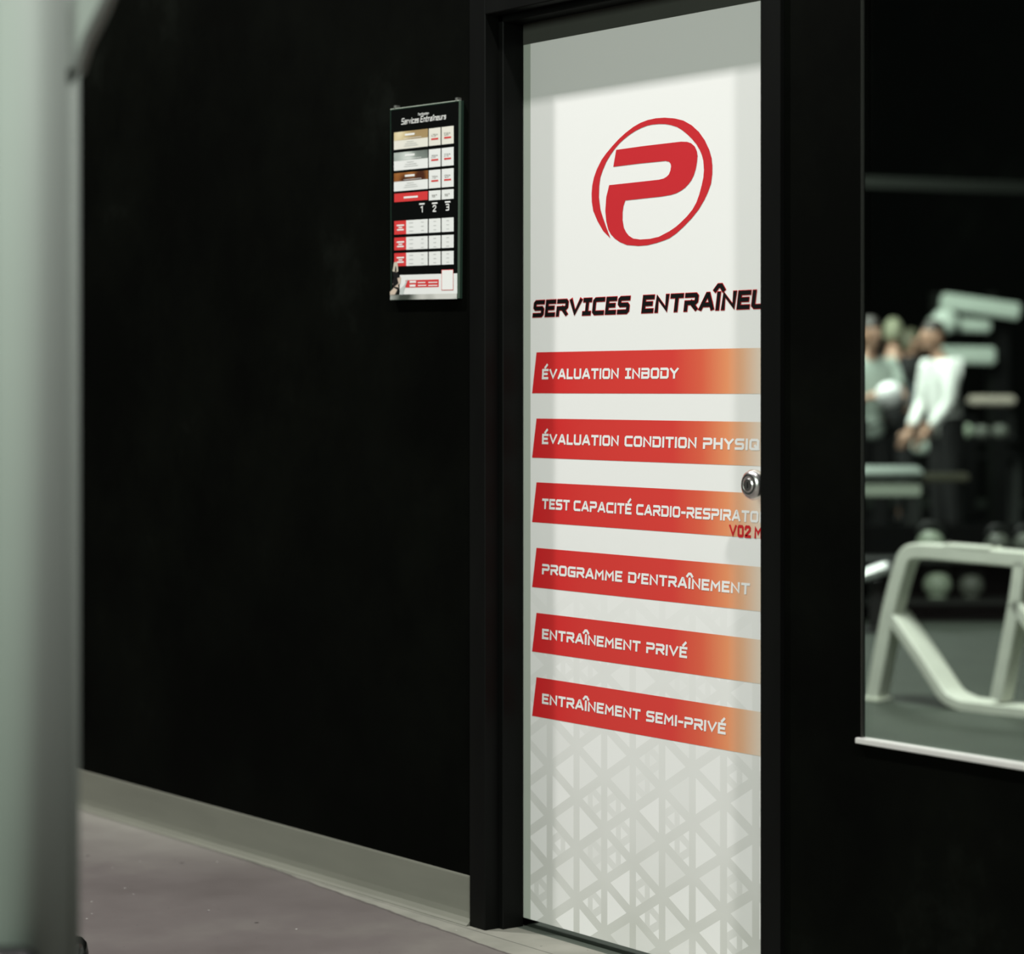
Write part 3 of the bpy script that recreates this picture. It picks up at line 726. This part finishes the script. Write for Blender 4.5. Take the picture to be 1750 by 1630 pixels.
def kettlebell(p, s, m, label):
    e = tag(empty('kettlebell', p), label, 'kettlebell', 'kettlebells on the low black rack')
    bm = add_ball(bmesh.new(), p + UP * (.085 * s), .09 * s, .09 * s, .088 * s)
    add_lathe(bm, [(0, .06 * s), (.02 * s, .065 * s), (.03 * s, .05 * s)], p, UP, n=20); obj('body', bm, m, e, True)
    bm = bmesh.new(); pts = [p + RGT * (.075 * s * math.cos(a)) + UP * ((.15 + .07 * math.sin(a)) * s) for a in [math.pi * k / 10 for k in range(11)]]
    for a_, b_ in zip(pts, pts[1:]): add_capsule(bm, a_, b_, .015 * s, .015 * s, 10, 2)
    obj('handle', bm, M_darkgrey, e, True)


for x, zs, s, m, lb in ((1590, .341, .86, M_weight, 'pale kettlebell on the upper shelf, left end of the low rack'), (1705, .341, .78, M_weight2, 'small grey kettlebell on the upper shelf, middle of the low rack'),
                        (1753, .341, .78, M_weight2, 'small grey kettlebell on the upper shelf, near the right end of the low rack'), (1602, .121, .86, M_weight, 'pale kettlebell on the lower shelf, framed by the white bench'),
                        (1660, .121, .78, M_weight2, 'dull grey kettlebell on the lower shelf, right of the pale one')):
    p = at(x, 900, 13.25); p.z = zs; kettlebell(p, s, m, lb)

bb = empty('barbell', at(1500, 978, 12.6)); tag(bb, 'chrome barbell end leaning on a black stand left of the white bench frame', 'barbell')
pa, pb = at(1400, 1008, 12.6), at(1514, 970, 12.6)
obj('bar', add_capsule(bmesh.new(), pa - (pb - pa) * 1.5, pa, .016, .016, 16), M_chrome, bb, True)
obj('sleeve', add_capsule(bmesh.new(), pa, pb, .030, .030, 20), mat('bright_chrome', (.85, .87, .86), .35, metal=.6), bb, True)
st_ = tag(empty('barbell_stand', (*at(1495, 1000, 12.65).xy, 0)), 'black stand holding up the chrome barbell end', 'stand')
SM = VIEWM(at(1495, 1000, 12.72)); zb_ = at(1495, 978, 12.6).z - .045
obj('post', box((-.03, -.03, .02), (.03, .03, zb_), SM, bev=.004), M_rubber, st_); obj('base', box((-.16, -.12, 0), (.16, .12, .02), SM, bev=.004), M_rubber, st_)

# pale padded bench
fb = empty('weight_bench', (*at(1500, 800, 15.0).xy, 0)); FM = VIEWM(at(1470, 800, 15.0))
tag(fb, 'flat bench with pale pad and rail, just past the window edge', 'weight bench')
zt = at(1500, 797, 15).z; zr = at(1500, 826, 15).z
obj('pad', box((-.85, -.13, zt - .075), (.365, .15, zt), FM, bev=.02, seg=3), mat('pale_grey_upholstery', (.50, .58, .52), .5, var=.05), fb, True)
obj('side_rail', box((-.80, -.11, zr - .075), (.355, -.04, zr), FM, bev=.008), mat('pale_olive_steel', (.40, .46, .37), .5, var=.05), fb)
obj('side_rail', box((-.80, .06, zr - .075), (.355, .13, zr), FM, bev=.008), M_beam, fb)
obj('end_bar', box((.38, -.05, at(1600, 823, 15).z), (.66, .03, at(1600, 808, 15).z), FM, bev=.012), M_olive, fb)
obj('end_bar_arm', box((.30, -.02, zr - .05), (.40, .02, zr + .03), FM, bev=.006), M_darkgrey, fb)
for x in (-.7, .27):
    for y in (-.1, .07): obj('leg', box((x, y, .012), (x + .05, y + .05, zr - .07), FM, bev=.004), M_darkgrey, fb)

# machine with pale beams
MS = 23.0
cm = empty('cable_machine', (*at(1650, 600, MS).xy, 0)); CMX = VIEWM(at(1650, 600, MS))
tag(cm, 'tall gym machine with three pale green cross beams in the far background', 'gym machine')
def zz(y, Z): return EYE + (HY - y) / F * Z
px = lambda x, Z=MS, c=1650: (x - c) / F * Z
bm = bmesh.new(); 
pA, pB = at(1608, 514, MS - .3), at(1742, 533, MS - .3)
obj('beam', box((0, -.06, -.075), ((pB - pA).length, .06, .075), frame(pA, pB - pA, UP), bev=.02), M_pale, cm)
pA, pB = at(1586, 553, MS - .2), at(1692, 556, MS - .2)
obj('beam', box((0, -.06, -.065), ((pB - pA).length, .06, .065), frame(pA, pB - pA, UP), bev=.02), M_pale, cm)
pA, pB = at(1596, 606, MS - .2), at(1700, 608, MS - .2)
obj('beam', box((0, -.06, -.08), ((pB - pA).length, .06, .08), frame(pA, pB - pA, UP), bev=.02), M_pale, cm)
obj('pulley_housing', add_lathe(bmesh.new(), [(0, .02), (0, .11), (.06, .12), (.10, .10), (.10, 0)], at(1616, 549, MS - .38), FWD, n=28), mat('pale_plastic', (.52, .60, .52), .5), cm, True)
for x in (1598, 1694): obj('upright', box((px(x) - .04, -.06, 0.012), (px(x) + .04, .06, zz(500, MS)), CMX, bev=.006), M_dim, cm)
obj('weight_stack', box((px(1625), .0, .05), (px(1670), .12, 1.0), CMX, bev=.006), M_mat, cm)
obj('side_shroud', box((px(1700), -.1, .012), (px(1722), .1, zz(545, MS)), CMX, bev=.01), M_mat, cm)

# dumbbell rack
DS = 21.0
dk = empty('dumbbell_rack', (*at(1650, 740, DS).xy, 0)); DM = VIEWM(at(1650, 740, DS))
tag(dk, 'dark dumbbell rack with a beige top tray behind the person in white', 'weight rack')
pd = lambda x: px(x, DS)
obj('top_tray', box((pd(1657), -.12, zz(692, DS)), (pd(1732), .14, zz(676, DS)), DM, bev=.02), M_beige, dk)
for y, x0 in ((748, 1615), (776, 1555)): obj('shelf', box((pd(x0), -.16, zz(y, DS) - .03), (pd(1735), .16, zz(y, DS)), DM, bev=.006), M_mat, dk)
for x in (1640, 1728): obj('post', box((pd(x), .1, .012), (pd(x) + .05, .15, zz(690, DS)), DM, bev=.005), M_darkgrey, dk)
for x in (1560, 1730): obj('leg', box((pd(x), -.1, .012), (pd(x) + .05, -.05, zz(776, DS) - .02), DM, bev=.005), M_darkgrey, dk)


def dumbbell(x, yb, r, m, label):
    p = at(x, 740, DS - .02); p.z = zz(yb, DS) + r
    e = tag(empty('dumbbell', p), label, 'dumbbell', 'dumbbells on the dark rack')
    for s in (-1, 1):
        a0 = p + FWD * (s * .06); obj('weight_head', add_lathe(bmesh.new(), [(0, .6 * r), (0, .9 * r), (.012, r), (.05, r), (.062, .88 * r), (.062, 0)], a0, FWD * s, n=20), m, e, True)
    obj('handle', add_capsule(bmesh.new(), p - FWD * .07, p + FWD * .07, .014, .014, 12, 2), M_chrome, e, True)


dumbbell(1573, 776, .062, M_pale, 'pale green dumbbell at the left end of the dark rack, below the person in white')
dumbbell(1648, 748, .060, M_weight, 'olive dumbbell on the middle shelf, left of the grey pair')
dumbbell(1677, 748, .052, M_weight2, 'brownish grey dumbbell on the middle shelf, second from the left')
dumbbell(1708, 748, .056, M_weight2, 'dull grey dumbbell at the right end of the middle shelf')
dumbbell(1623, 776, .055, M_weight2, 'dull grey dumbbell on the lower shelf, right of the pale green one')


# people
def skin_mesh(verts, edges, radii, root, sub=1):
    me = bpy.data.meshes.new('skin'); me.from_pydata(verts, edges, []); o = bpy.data.objects.new('skin', me); COL.objects.link(o)
    md = o.modifiers.new('s', 'SKIN'); md.use_smooth_shade = True
    for i, sv in enumerate(me.skin_vertices[0].data):
        r_ = radii[i]; sv.radius = r_ if isinstance(r_, tuple) else (r_, r_); sv.use_root = (i == root)
    ss = o.modifiers.new('b', 'SUBSURF'); ss.levels = sub; ss.render_levels = sub
    dg = bpy.context.evaluated_depsgraph_get(); dg.update()
    out = bpy.data.meshes.new_from_object(o.evaluated_get(dg)); bpy.data.objects.remove(o); bpy.data.meshes.remove(me)
    bm = bmesh.new(); bm.from_mesh(out); bpy.data.meshes.remove(out); return bm


def person(loc, facing, label, top, legs, lean=0.0, hands=None, scale=1.0, sleeve='short', hair=M_hair):
    """standing figure facing local +x; hands = {side: (elbow, wrist)} in local coordinates"""
    root = tag(empty('person', (loc.x, loc.y, 0.012)), label, 'person', None)
    MM = local(loc, facing) @ Matrix.Translation((0, 0, .016)) @ Matrix.Scale(scale, 4)
    L = lambda z: lean * max(0, z - .95)
    pel, spi, che, nec, hd = [(L(z) + dx, 0, z) for dx, z in ((0, .97), (0, 1.14), (0, 1.34), (0, 1.49), (.02, 1.57))]
    sh = {s: (L(1.42), s * .185, 1.42) for s in (-1, 1)}
    hands = hands or {}
    V = [pel, spi, che, nec, hd]; E_ = [(0, 1), (1, 2), (2, 3), (3, 4)]; Rd = [(.095, .085), (.095, .085), (.12, .09), .055, .055]
    arms = {}
    for s in (-1, 1):
        el, wr = hands.get(s, ((L(1.14) - .02, s * .24, 1.14), (L(.9) + .05, s * .25, .90))); arms[s] = (sh[s], el, wr)
        k = len(V); V += [sh[s], el, wr]; E_ += [(2, k), (k, k + 1), (k + 1, k + 2)]; Rd += [.058, .042, .029]
    for s in (-1, 1):
        k = len(V); V += [(0, s * .095, .90), (.02, s * .105, .50), (-.01, s * .11, .09), (.13, s * .125, .036)]; E_ += [(0, k), (k, k + 1), (k + 1, k + 2), (k + 2, k + 3)]; Rd += [.09, .058, .042, .032]
    bm = skin_mesh(V, E_, Rd, 0, 2)
    hc = Vector((hd[0] + .02, 0, 1.655)); add_ball(bm, hc, .098, .075, .118)
    add_capsule(bm, hc + Vector((.092, 0, .012)), hc + Vector((.110, 0, -.022)), .010, .015, 8, 3)          # nose
    add_ball(bm, hc + Vector((.085, 0, -.062)), .016, .024, .008, 10); add_ball(bm, hc + Vector((.062, 0, -.088)), .03, .035, .024, 10)   # mouth, chin
    for s in (-1, 1): add_ball(bm, hc + Vector((-.005, s * .077, -.005)), .020, .010, .030, 10)                 # ears
    for s, (a_, b_, w_) in arms.items():                     # palm, four fingers and a thumb
        w_ = Vector(w_); d = (w_ - Vector(b_)).normalized(); sd = Vector((1, 0, 0)); sd = (sd - d * sd.dot(d)).normalized(); up_ = d.cross(sd) * -s
        add_capsule(bm, w_ + d * .02, w_ + d * .075, .030, .034, 10, 3)
        for q, ln in enumerate((.070, .080, .074, .056)):
            o_ = w_ + d * .092 + sd * ((1.5 - q) * .019); k1 = o_ + d * (ln * .5) + up_ * .006; add_capsule(bm, o_, k1, .0090, .0085, 8, 2); add_capsule(bm, k1, k1 + d * (ln * .45) + up_ * .022, .0085, .0070, 8, 2)
        o_ = w_ + d * .035 + sd * .028; k1 = o_ + d * .032 + sd * .024; add_capsule(bm, o_, k1, .0110, .0100, 8, 2); add_capsule(bm, k1, k1 + d * .032 + sd * .004, .0100, .0080, 8, 2)
    bm.transform(MM); obj('body', bm, M_skin, root, True)
    # clothing
    V = [(0, 0, .82), spi, che, (nec[0], 0, 1.445)]; E_ = [(0, 1), (1, 2), (2, 3)]; Rd = [(.170, .130), (.158, .122), (.165, .125), .075]
    for s in (-1, 1):
        a_, b_, w_ = arms[s]; k = len(V); md = tuple(Vector(a_).lerp(Vector(b_), .75)); V += [a_, md]; E_ += [(2, k), (k, k + 1)]; Rd += [.078, .066]
        if sleeve == 'long': V += [b_, tuple(Vector(w_).lerp(Vector(b_), .12))]; E_ += [(k + 1, k + 2), (k + 2, k + 3)]; Rd += [.056, .042]
    bm = skin_mesh(V, E_, Rd, 0, 2); bm.transform(MM); obj('shirt', bm, top, root, True)
    V = [(lean * .1, 0, 1.12)]; E_ = []; Rd = [(.155, .135)]
    for s in (-1, 1):
        k = len(V); V += [(0, s * .095, .86), (.02, s * .105, .50), (-.01, s * .11, .11)]; E_ += [(0, k), (k, k + 1), (k + 1, k + 2)]; Rd += [.105, .078, .062]
    bm = skin_mesh(V, E_, Rd, 0, 2); bm.transform(MM); obj('trousers', bm, legs, root, True)
    for s in (-1, 1):
        bm = add_ball(bmesh.new(), (.06, s * .118, .045), .145, .052, .046); bm.transform(MM); obj('shoe', bm, M_rubber, root, True)
    bm = bmesh.new(); t = bmesh.new(); bmesh.ops.create_uvsphere(t, u_segments=20, v_segments=12, radius=1)
    for v in t.verts: v.co = Vector((v.co.x * .106, v.co.y * .085, v.co.z * .124)) + Vector((-.012, 0, .012))
    bmesh.ops.delete(t, geom=[v for v in t.verts if v.co.z < (-.07 if v.co.x < -.02 else .035)], context='VERTS'); t.transform(Matrix.Translation(hc)); merge(bm, t)
    bm.transform(MM); obj('hair', bm, hair, root, True)
    for s in (-1, 1):
        bm = add_ball(bmesh.new(), hc + Vector((.086, s * .030, .010)), .010, .012, .008, 8); bm.transform(MM); obj('eye', bm, M_ink, root, True)
    return root


PZ = 19.5
person(at(1618, 700, PZ), (-.8, -.3), 'person in a white long-sleeved shirt and black trousers, leaning forward with hands low', M_tee, M_blackcloth, lean=.14, sleeve='long',
       hands={1: ((.10, .22, 1.12), (.26, .14, .90)), -1: ((.10, -.22, 1.12), (.26, -.14, .90))}, scale=1.0)
bc = at(1505, 673, 18.4)
person(at(1484, 700, 18.7), (.3, -.95), 'person in a pale sage shirt at the window edge, holding a white ball', M_sage, M_blackcloth,
       hands={1: ((.16, .22, 1.14), (.25, .13, 1.17)), -1: ((.16, -.22, 1.14), (.25, -.13, 1.17))}, scale=1.0)
pq = local(at(1484, 700, 18.7), (.3, -.95)) @ Vector((.36, 0, 1.20))
tag(obj('medicine_ball', add_ball(bmesh.new(), pq, .105, seg=28), M_ball, None, True), 'white ball held by the person in the sage shirt', 'ball')
person(at(1526, 700, 21.5), (.2, 1), 'tall person in black long sleeves standing with back turned', M_blackcloth, M_blackcloth, sleeve='long', scale=1.04, hair=mat('fair_hair', (.22, .23, .15), .6))
person(at(1551, 700, 22.5), (.9, .3), 'person in a grey top seen in profile between the black-clad person and the machine', M_greycloth, M_blackcloth, sleeve='long', scale=1.0, hair=mat('brown_hair', (.10, .10, .06), .6))
